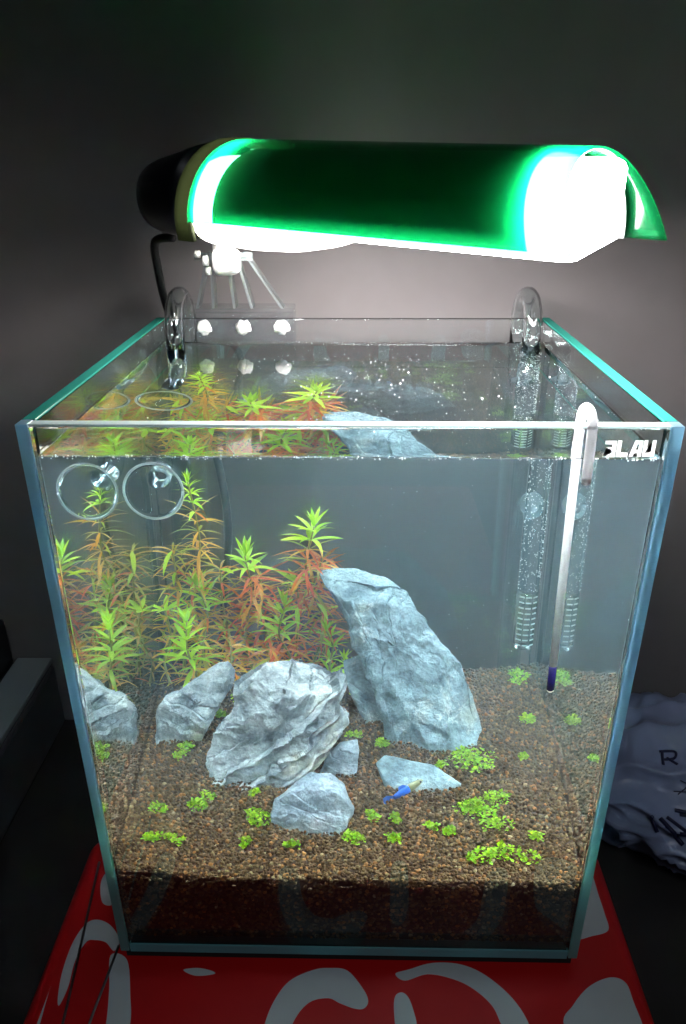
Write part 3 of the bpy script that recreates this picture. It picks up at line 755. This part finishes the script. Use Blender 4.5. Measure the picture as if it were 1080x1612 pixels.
def fin(name, pts, m):
    vs = [(x, y, z) for x, y, z in pts]
    me = bpy.data.meshes.new(name); me.from_pydata(vs, [], [tuple(range(len(vs)))]); me.update(); return link(name, me, m, fish)
fin('tail_fin', [(-.0072, 0, .0013), (-.0105, .0003, .0034), (-.0125, .0006, .0028), (-.0128, .0003, 0), (-.0124, .0006, -.0026), (-.0104, .0003, -.0029), (-.0072, 0, -.0009)], M_fin)
fin('dorsal_fin', [(.001, 0, .0021), (-.001, .0002, .0041), (-.0035, .0003, .0042), (-.004, 0, .0019)], M_fin)
for s in (-1, 1):
    bm = bmesh.new(); bmesh.ops.create_icosphere(bm, subdivisions=2, radius=.0005, matrix=Matrix.Translation((.0078, s * .00095, .0006))); bmo('eye', bm, M_ink, fish, True)

# ------------------------------------------------------------------ thermometer
th = empty('thermometer', (.0722, 0, .2266)); tag(th, 'white glass stick thermometer hooked over the front glass, dark blue bulb', 'thermometer')
Lt = inv(th); rt = .00148
arc = [(.0722, -.0031, .2268), (.0718, -.0031, .243)]
for k in range(0, 11):
    a = PI * k / 10; arc.append((.0716 - .0003 * k / 10, .0021 - .0052 * math.cos(a), .2438 + .0040 * math.sin(a)))
arc += [(.0711, .0073, .236)]
tubeo('hook', spline(arc, 3), rt, M_opal, th, local=Lt)
bm = bmesh.new(); bmesh.ops.create_uvsphere(bm, u_segments=14, v_segments=8, radius=rt, matrix=Matrix.Translation((.0722, -.0031, .2268))); bmo('hook_tip', bm, M_opal, th, True, local=Lt)
tubeo('tube', [(.0711, .0074, .2359), (.0722, .0086, .200), (.0738, .0106, .1505)], rt, M_opal, th, local=Lt)
tubeo('bulb', [(.0738, .0106, .1504), (.0741, .011, .1400), (.07413, .011, .1392)], [rt * .98, rt * .98, rt * .7], M_navy, th, local=Lt)
tubeo('tip', [(.07413, .011, .13915), (.07415, .011, .1385)], [rt * .8, rt * .4], M_opal, th, local=Lt)

# ------------------------------------------------------------------ glass pipes
def arc_pts(x, yin, yout, ztop, n=14):
    cy_, rr = (yin + yout) / 2, (yout - yin) / 2
    return [(x, cy_ - rr * math.cos(PI * k / n), ztop - rr + rr * math.sin(PI * k / n)) for k in range(n + 1)]
RP, RI = .0046, .0036
# outlet with flared bell (left)
ol = empty('glass_outlet_pipe', (-.088, .172, .243)); tag(ol, 'clear glass pipe hooked over back glass at left, ending in a round bell', 'glass pipe')
Lo = inv(ol)
ar = arc_pts(-.088, .1575, .1885, .2535)
tubeo('hook', [(-.088, .1575, WZ + .0003)] + ar + [(-.088, .1885, .218)], RP, M_clear, ol, 20, RI, local=Lo)
elbow = [(-.088, .1575, WZ - .0003), (-.088, .1575, .198)] + [(-.088 + .001 * k / 6, .1575 - .010 * (1 - math.cos(PI / 2 * k / 6)), .198 - .012 * math.sin(PI / 2 * k / 6)) for k in range(1, 7)] + [(-.0856, .131, .1865)]
tubeo('pipe', elbow, RP, M_wetglass, ol, 20, RI, local=Lo)
bell = [(-.0855 + .0010 * k / 8, .1305 - .019 * k / 8, .1865) for k in range(9)]
br = [RP + .0082 * (k / 8) ** 1.8 for k in range(9)]
tubeo('bell', bell, br, M_wetglass, ol, 32, [q - .0006 for q in br], local=Lo)
tp = [Vector((-.0845 + .0127 * math.cos(2 * PI * k / 40), .1113, .1865 + .0127 * math.sin(2 * PI * k / 40))) for k in range(41)]
tubeo('bell_rim', tp, .0006, M_rim, ol, 8, local=Lo)
tubeo('hose', [(-.088, .1885, .224), (-.088, .189, .20), (-.089, .19, .12), (-.09, .192, 0), (-.09, .195, -.054)], .0062, M_hose, ol, 18, .0048, local=Lo)
# intake with slotted strainer (right)
il = empty('glass_intake_pipe', (.088, .172, .243)); tag(il, 'clear glass pipe hooked over back glass at right, with slotted lower end', 'glass pipe')
Li = inv(il)
ar = arc_pts(.0885, .1565, .1885, .2535)
tubeo('hook', [(.0885, .1565, WZ + .0003)] + ar + [(.0885, .1885, .218)], RP, M_clear, il, 20, RI, local=Li)
RW = .0054
tubeo('pipe', [(.0885, .1565, WZ - .0003), (.0885, .1565, .1213)], RW, M_wetglass, il, 20, RW - .001, local=Li)
tubeo('strainer', [(.0885, .1565, .121), (.0885, .1565, .091), (.0885, .1565, .089)], [RW, RW, RW * .8], M_wetglass, il, 20, [RW - .001, RW - .001, .001], local=Li)
M_slot = pbr('frosted_slot', (0.62, 0.75, 0.78), 0.5)
for k in range(10):
    z = .0920 + k * .0030
    for a in (-2.2, -1.57, -0.9):
        bm = bmesh.new(); rr = RW + .0002
        for sgn in (0,):
            vs = [bm.verts.new((.0885 + rr * math.cos(a + d), .1565 + rr * math.sin(a + d), z + e)) for d, e in ((-.25, -.0004), (.25, -.0004), (.25, .0004), (-.25, .0004))]
            bm.faces.new(vs)
        bmo('slot', bm, M_slot, il, local=Li)
V_, F_ = ico(1)
sp = [(.0885 + (RW + .0002) * math.cos(a), .1565 + (RW + .0002) * math.sin(a), z, rr) for a, z, rr in ((rnd.uniform(-2.8, -.3), rnd.uniform(.122, WZ - .004), rnd.uniform(.00012, .00034)) for k in range(620))]
spn = np.array(sp); spn[:, :3] -= np.array(il.location)
bb = many('clinging_bubbles', [(V_[None] * spn[:, 3][:, None, None] + spn[:, None, :3], F_, np.ones((len(spn), 3)))], M_bubble, il); bb['kind'] = 'stuff'
cup = [(.0885, .1672, .1637), (.0885, .1662, .1637), (.0885, .1640, .1637), (.0885, .1625, .1637)]
tubeo('suction_cup', cup, [.0066, .0060, .0030, .0026], M_cup, il, 24, local=Li)
tubeo('hose', [(.0885, .1885, .224), (.0885, .189, .20), (.089, .19, .12), (.09, .192, 0), (.09, .195, -.054)], .0062, M_hose, il, 18, .0048, local=Li)

# ------------------------------------------------------------------ lamp
A = Vector((-.0446, .1360, .2923)); Bv = Vector((.0810, .0235, .2907))
ax = (Bv - A).normalized(); LS = 0.9; LL = (Bv - A).length / LS
yv = Vector((0, 0, 1)).cross(ax).normalized(); zv = ax.cross(yv)
lamp = empty('aquarium_lamp', A); tag(lamp, 'lit clip-on aquarium lamp with green half-cylinder shade and black socket', 'lamp')
LM_ = Matrix((ax, yv, zv)).transposed().to_4x4() @ Matrix.Scale(LS, 4)          # local lamp axes -> world directions (lamp empty is unrotated)
r0, r1 = .0367, .0367
def half_shell(name, x0f, x1f, ro, hz, th_, m, nx=40, na=28, a0=0, a1=PI, smooth=True):
    bm = bmesh.new(); O, I = [], []
    for i in range(nx + 1):
        ro_, io_ = [], []
        for k in range(na + 1):
            a = a0 + (a1 - a0) * k / na
            xx = x0f(a) + (x1f(a) - x0f(a)) * i / nx; t = xx / LL
            h = hz[0] + (hz[1] - hz[0]) * t
            ro_.append(bm.verts.new((xx, ro * math.cos(a), h * math.sin(a)))); io_.append(bm.verts.new((xx, (ro - th_) * math.cos(a), (h - th_) * math.sin(a))))
        O.append(ro_); I.append(io_)
    for i in range(nx):
        for k in range(na):
            bm.faces.new([O[i][k], O[i][k + 1], O[i + 1][k + 1], O[i + 1][k]]); bm.faces.new([I[i][k], I[i + 1][k], I[i + 1][k + 1], I[i][k + 1]])
        for k in (0, na): bm.faces.new([O[i][k], O[i + 1][k], I[i + 1][k], I[i][k]])
    for i in (0, nx):
        for k in range(na): bm.faces.new([O[i][k], O[i][k + 1], I[i][k + 1], I[i][k]])
    return bmo(name, bm, m, lamp, smooth, local=LM_)
sh = half_shell('shade', lambda a: 0.0, lambda a: LL + .001 - .013 * math.sin(a), r0, (.0345, .0300), .0009, M_shade)
rf = half_shell('reflector', lambda a: .012 if a > 1.6 else .003, lambda a: LL - .0165 - .010 * math.sin(a) if a > 1.6 else LL - .013 - .0135 * math.sin(a) ** 8, .0320, (.0305, .0286), .0006, M_refl)
# the lit tube cover: half-oval bar inside the reflector, its flat underside facing the water
bm = bmesh.new(); rings = []
prof = [(.0312, .0003), (.0312, .0012)] + [(.0295 * math.cos(PI * k / 14), .002 + .0240 * math.sin(PI * k / 14)) for k in range(1, 14)] + [(-.0312, .0006), (-.0312, -.0012), (-.0306, -.0023)]
for xx, s_ in ((-.0170, .80), (-.0160, .84), (-.0125, .86), (-.0115, 1), (LL - .008, 1), (LL - .005, .985), (LL - .003, .95), (LL - .0018, .88)):
    rings.append([bm.verts.new((xx - (.012 * max(0, y / .0312) if xx > .1 else 0), y * s_, z * s_ * (1.06 - .02 * xx / LL if z > .002 else 1))) for y, z in prof])
for P_, Q_ in zip(rings, rings[1:]):
    for k in range(len(prof)): bm.faces.new([P_[k], P_[(k + 1) % len(prof)], Q_[(k + 1) % len(prof)], Q_[k]])
bm.faces.new(rings[0][::-1]); bm.faces.new(rings[-1])
bmo('tube_cover', bm, M_tube, lamp, False, local=LM_)
half_shell('collar', lambda a: -.012, lambda a: -.0004, .0352, (.0352, .0352), .002, M_collar, nx=4, a0=-.25, a1=PI + .25)
# black rounded socket
bm = bmesh.new(); rings = []
for xx, wy, zt, zb in ((-.0125, .0335, .0335, -.0105), (-.018, .0340, .0330, -.0110), (-.030, .0330, .0305, -.0110), (-.042, .0318, .0285, -.0108), (-.049, .0306, .0272, -.0102), (-.0525, .0285, .0252, -.0088), (-.0545, .0245, .0220, -.0060), (-.0552, .0190, .0180, -.0020)):
    zc, zr = (zt + zb) / 2, (zt - zb) / 2
    rings.append([bm.verts.new((xx, wy * math.copysign(abs(math.cos(2 * PI * k / 40)) ** .8, math.cos(2 * PI * k / 40)), zc + zr * math.copysign(abs(math.sin(2 * PI * k / 40)) ** .85, math.sin(2 * PI * k / 40)))) for k in range(40)])
for P_, Q_ in zip(rings, rings[1:]):
    for k in range(40): bm.faces.new([P_[k], P_[(k + 1) % 40], Q_[(k + 1) % 40], Q_[k]])
bm.faces.new(rings[0][::-1]); bm.faces.new(rings[-1])
bmo('socket', bm, M_black, lamp, True, local=LM_)
# translucent white ballast housing under the socket end
bm = bmesh.new(); rings = []
for xx, wd, dp in ((-.010, .026, .008), (-.004, .029, .0095), (.02, .0300, .0100), (.040, .030, .009), (.052, .027, .007), (.058, .023, .004)):
    rings.append([bm.verts.new((xx, wd * math.cos(PI + PI * k / 16), -.0032 - dp * math.sin(PI * k / 16) ** .8)) for k in range(17)])
for P_, Q_ in zip(rings, rings[1:]):
    for k in range(16): bm.faces.new([P_[k], P_[k + 1], Q_[k + 1], Q_[k]])
bm.faces.new(rings[0][::-1]); bm.faces.new(rings[-1])
bmo('housing', bm, M_housing, lamp, True, local=LM_)
# hinge, bracket and screws
Ll = inv(lamp)
boxo('hinge_knob', (-.0625, .1335, .2688), (-.0500, .1420, .2795), M_white, lamp, .0028, Ll, 4)
for q in ((-.0655, .1370, .2745, .0022), (-.0648, .1380, .2700, .0018), (-.0690, .1375, .2772, .0016)):
    tubeo('hinge_washer', [(q[0] - .0011, q[1], q[2]), (q[0] + .0011, q[1], q[2])], q[3], M_white, lamp, 12, local=Ll)
tubeo('hinge_pin', [(-.0715, .1415, .2758), (-.045, .1415, .2758)], .0018, M_acryl, lamp, 12, local=Ll)
tubeo('hinge_block', [(-.058, .1430, .2680), (-.058, .1430, .2832)], .0052, M_white, lamp, 16, local=Ll)
bm = bmesh.new(); box(bm, (-.081, .1605, .2312), (-.029, .1672, .2468)); bmesh.ops.bevel(bm, geom=bm.edges[:], offset=.0006, segments=2, affect='EDGES')
brk = bmo('bracket', bm, M_plate, lamp, local=Ll)
boxo('bracket_back', (-.081, .1725, .2312), (-.029, .1775, .2468), M_plate, lamp, .0006, Ll)
boxo('bracket_cap', (-.081, .1605, .2471), (-.029, .1775, .2492), M_plate, lamp, .0005, Ll)
for (xa_, xb_) in ((-.077, -.0655), (-.069, -.0640), (-.0585, -.0570), (-.050, -.0530), (-.035, -.0490)):
    bm = bmesh.new()
    v = [(xa_, .1606, .2494), (xa_ + .0013, .1606, .2494), (xb_ + .0013, .1390, .2775), (xb_, .1390, .2775), (xa_, .1700, .2494), (xa_ + .0013, .1700, .2494), (xb_ + .0013, .1460, .2775), (xb_, .1460, .2775)]
    vs = [bm.verts.new(q) for q in v]
    for q in ((0, 1, 2, 3), (4, 7, 6, 5), (0, 4, 5, 1), (1, 5, 6, 2), (2, 6, 7, 3), (3, 7, 4, 0)): bm.faces.new([vs[i] for i in q])
    bmo('bracket_arm', bm, M_acryl, lamp, local=Ll)
for x in (-.0734, -.0541, -.0348):
    bm = bmesh.new(); bmesh.ops.create_icosphere(bm, subdivisions=3, radius=1)
    for v in bm.verts:
        q = v.co.copy(); k = 1 + .38 * noise.noise(q * 2.1 + Vector((x * 900, 0, 0))) - (.25 if q.z < -.3 else 0)
        v.co = Vector((x + .0038 * q.x * k, .1598 + .0022 * q.y * k, .2398 + .0042 * q.z * k))
    sc_ = bmo('screw', bm, M_white, brk, True)
    sc_.matrix_parent_inverse = Matrix.Identity(4); sc_.data.transform(Ll)
cord = spline([(-.0860, .1660, .282), (-.0965, .1715, .2795), (-.0985, .1790, .266), (-.0985, .1860, .250), (-.0960, .1910, .236), (-.088, .193, .220), (-.074, .193, .195), (-.0675, .192, .165), (-.066, .193, .135), (-.070, .194, .10), (-.076, .196, .04), (-.08, .2, -.054)], 6)
tubeo('power_cord', cord, .0021, M_blackrubber, lamp, 10, local=Ll)

# ------------------------------------------------------------------ what the tank stands on
mt = boxo('foam_mat', (-.0985, .002, -.0061), (.0985, .170, -.0003), M_foam); tag(mt, 'thin black foam mat under the aquarium', 'mat')
cl = empty('printed_box', (0, -.03, -.0565)); tag(cl, 'red box with large greyish white swirls printed on its lid', 'box')
Lc = inv(cl)
bm = bmesh.new(); box(bm, (-.136, -.30, -.056), (.129, .068, -.0065))
bmesh.ops.bevel(bm, geom=[e for e in bm.edges if (e.verts[0].co - e.verts[1].co).length > .03], offset=.008, segments=5, profile=.5, affect='EDGES')
bmo('lid', bm, M_red, cl, smooth=True, local=Lc)
SW = [
 [(-138, -28), (-139, -17), (-134, -12), (-130, -14), (-127, -20), (-126, -32), (-132, -42)],
 [(-123, -16), (-125, -5), (-125, 8), (-122, 17), (-117, 19), (-110, 16), (-104, 9), (-105, 4), (-110, 8), (-115, 9), (-119, 8), (-121, -1), (-120, -12), (-121, -20)],
 [(-106, 2), (-98, 0), (-92, -16), (-89, -27), (-88, -45), (-95, -50), (-98, -40), (-99, -27), (-102, -13)],
 [(-122, 38), (-121, 44), (-117, 36), (-113, 27), (-118, 28)],
 [(-34, -28), (-31, -17), (-25, -8), (-15, -3), (-8, -2), (0, -3), (7, -11), (9, -16), (7, -19), (3, -19), (-3, -17), (-8, -15), (-16, -17), (-22, -25), (-26, -40), (-34, -42)],
 [(20, -15), (23, -12), (26, -14), (28, -20), (29, -27), (29, -45), (22, -45), (20, -27)],
 [(21, -4), (27, -2), (37, 1), (48, 1), (57, -2), (65, -8), (71, -15), (75, -24), (79, -42), (70, -42), (64, -26), (61, -17), (54, -10), (46, -6), (35, -4), (25, -7)],
 [(89, -25), (95, -16), (104, -8), (114, -4), (120, -6), (121.5, -14), (121.5, -30), (112, -48), (96, -48)],
 [(117, 50), (121, 49), (121.5, 36), (121.5, 26), (120, 18), (112, 15), (102, 14), (103, 30)],
 [(-72, -4), (-66, -3), (-60, -4), (-58, -5.5), (-66, -6.5)],
]
for s_ in SW:
    pts = spline([(max(-127.5, min(120.8, a)) / 1000, b / 1000, -.0062) for a, b in s_], 6, closed=True)
    bm = bmesh.new(); vs = [bm.verts.new(q) for q in pts]
    es = [bm.edges.new((vs[i], vs[(i + 1) % len(vs)])) for i in range(len(vs))]
    bmesh.ops.triangle_fill(bm, use_beauty=True, edges=es)
    for q in bm.faces:
        if q.normal.z < 0: q.normal_flip()
    me = bpy.data.meshes.new('printed_swirl'); bm.transform(Lc); bm.to_mesh(me); bm.free(); link('printed_swirl', me, M_grey, cl)
st = boxo('support_block', (-.118, .069, -.0555), (.118, .208, -.0066), M_dcase, bev=.003); tag(st, 'dark block behind the red box carrying back of the aquarium', 'block')
# two thin wires hanging over the left of the box
wp = [[(-.1265, .050, -.0058), (-.1215, .012, -.0056), (-.1166, -.0271, -.0052), (-.113, -.07, -.0056)], [(-.1035, .006, -.0056), (-.1045, -.012, -.0052), (-.1058, -.0300, -.0056), (-.107, -.07, -.0056)]]
for q, lb in zip(wp, ('left one of two thin dark wires lying on the red box lid', 'right one of two thin dark wires, lying close to the tank corner')):
    tag(tubeo('wire', spline(q, 6), .0006, M_steel, seg=8), lb, 'wire', 'thin wires on the red box')

# ------------------------------------------------------------------ dark case on the left
cs = empty('equipment_case', (-.30, .2, -.056)); tag(cs, 'long dark case with a grey rail along its edge, left of the tank', 'case')
Lq = inv(cs)
boxo('body', (-.42, -.35, -.0555), (-.2095, .2115, -.004), M_dcase, cs, .003, Lq)
boxo('rail', (-.2355, -.35, -.0035), (-.2110, .2115, .0005), M_gcase, cs, .0008, Lq)
boxo('upper_body', (-.42, -.35, -.0035), (-.2375, .2115, .034), M_black, cs, .003, Lq)
ed = boxo('edge_strip', (-.2395, .10, .0362), (-.2330, .205, .0392), pbr('pale_edge', (.42, .45, .45), .4), None, .0006)
ed.name = 'tray'; tag(ed, 'narrow pale strip lying on the upper dark case at far left', 'strip')
ed.data.transform(Matrix.Translation((-.2365, .16, .038)) @ Matrix.Rotation(.26, 4, 'Z') @ Matrix.Translation((.2365, -.16, -.038)))

# ------------------------------------------------------------------ plastic bag with handwriting
bag = empty('plastic_bag', (.215, .155, -.056)); tag(bag, 'crumpled white plastic bag with dark blue handwriting, right of the tank', 'bag')
Lb = inv(bag)
bm = bmesh.new(); bmesh.ops.create_icosphere(bm, subdivisions=6, radius=1)
for v in bm.verts:
    q = v.co.copy(); d = q.normalized()
    rid = 1 - abs(noise.noise(d * 2.6 + Vector((4, 1, 2)))); rid2 = 1 - abs(noise.noise(d * 5.5 + Vector((1, 7, 2))))
    k = 0.86 + 0.20 * rid ** 3 + 0.03 * rid2 ** 3 + 0.06 * noise.noise(d * 1.5)
    v.co = Vector((.215 + .078 * q.x * k, .140 + .064 * q.y * k, max(-.0555, -.034 + .036 * q.z * k)))
bagm = bmo('film', bm, M_bag, bag, True, local=Lb)
from mathutils.bvhtree import BVHTree
bv = BVHTree.FromPolygons([bagm.matrix_world @ v.co + Vector(bag.location) for v in bagm.data.vertices], [tuple(q.vertices) for q in bagm.data.polygons])
cam_o = Vector((.02, -.15, .22))       # handwriting runs over the side that faces forwards and up
strokes = [
 ([(982, 1175), (1003, 1175), (1001, 1186), (986, 1189)], 2.2), ([(991, 1186), (1003, 1196)], 2.4), ([(986, 1175), (984, 1197)], 2.4),
 ([(994, 1240), (1019, 1241)], 1.0), ([(1003, 1222), (1019, 1231)], .9), ([(1012, 1232), (1000, 1245)], .9),
 ([(994, 1270), (1028, 1276), (1052, 1273), (1049, 1259), (1035, 1252), (1031, 1259)], 3.2), ([(1000, 1277), (1028, 1281)], 2.4),
 ([(960, 1280), (969, 1305)], 3), ([(971, 1282), (1002, 1323)], 3.8), ([(981, 1280), (1006, 1303)], 3), ([(992, 1305), (1030, 1302), (1080, 1298)], 3.6),
 ([(1015, 1317), (1080, 1307)], 3.2), ([(1042, 1314), (1080, 1315)], 2.6), ([(1015, 1289), (1065, 1296)], 2.6), ([(1020, 1283), (1018, 1318)], 2.4), ([(1040, 1284), (1062, 1318)], 2.6),
 ([(1025, 1330), (1040, 1342), (1060, 1330)], .8),
]
def bag_hit(px, py):
    a = (px - 1020) / 60 * .0245 + .196; e = -(py - 1250) / 60 * .026 - .018
    o = Vector((a - .03, -.05, e + .14)); d = (Vector((a, .11, e)) - o).normalized()
    h = bv.ray_cast(o, d); return (h[0] - d * .0006) if h[0] else None
for pts, wd in strokes:
    ps = spline([(a, b, 0) for a, b in pts], 8); W3 = [bag_hit(q.x, q.y) for q in ps]; W3 = [q for q in W3 if q is not None]
    if len(W3) < 3: continue
    bm = bmesh.new(); tube(bm, W3, wd * .00036, 6)
    bmo('ink_stroke', bm, M_ink, bag, True, local=Lb)
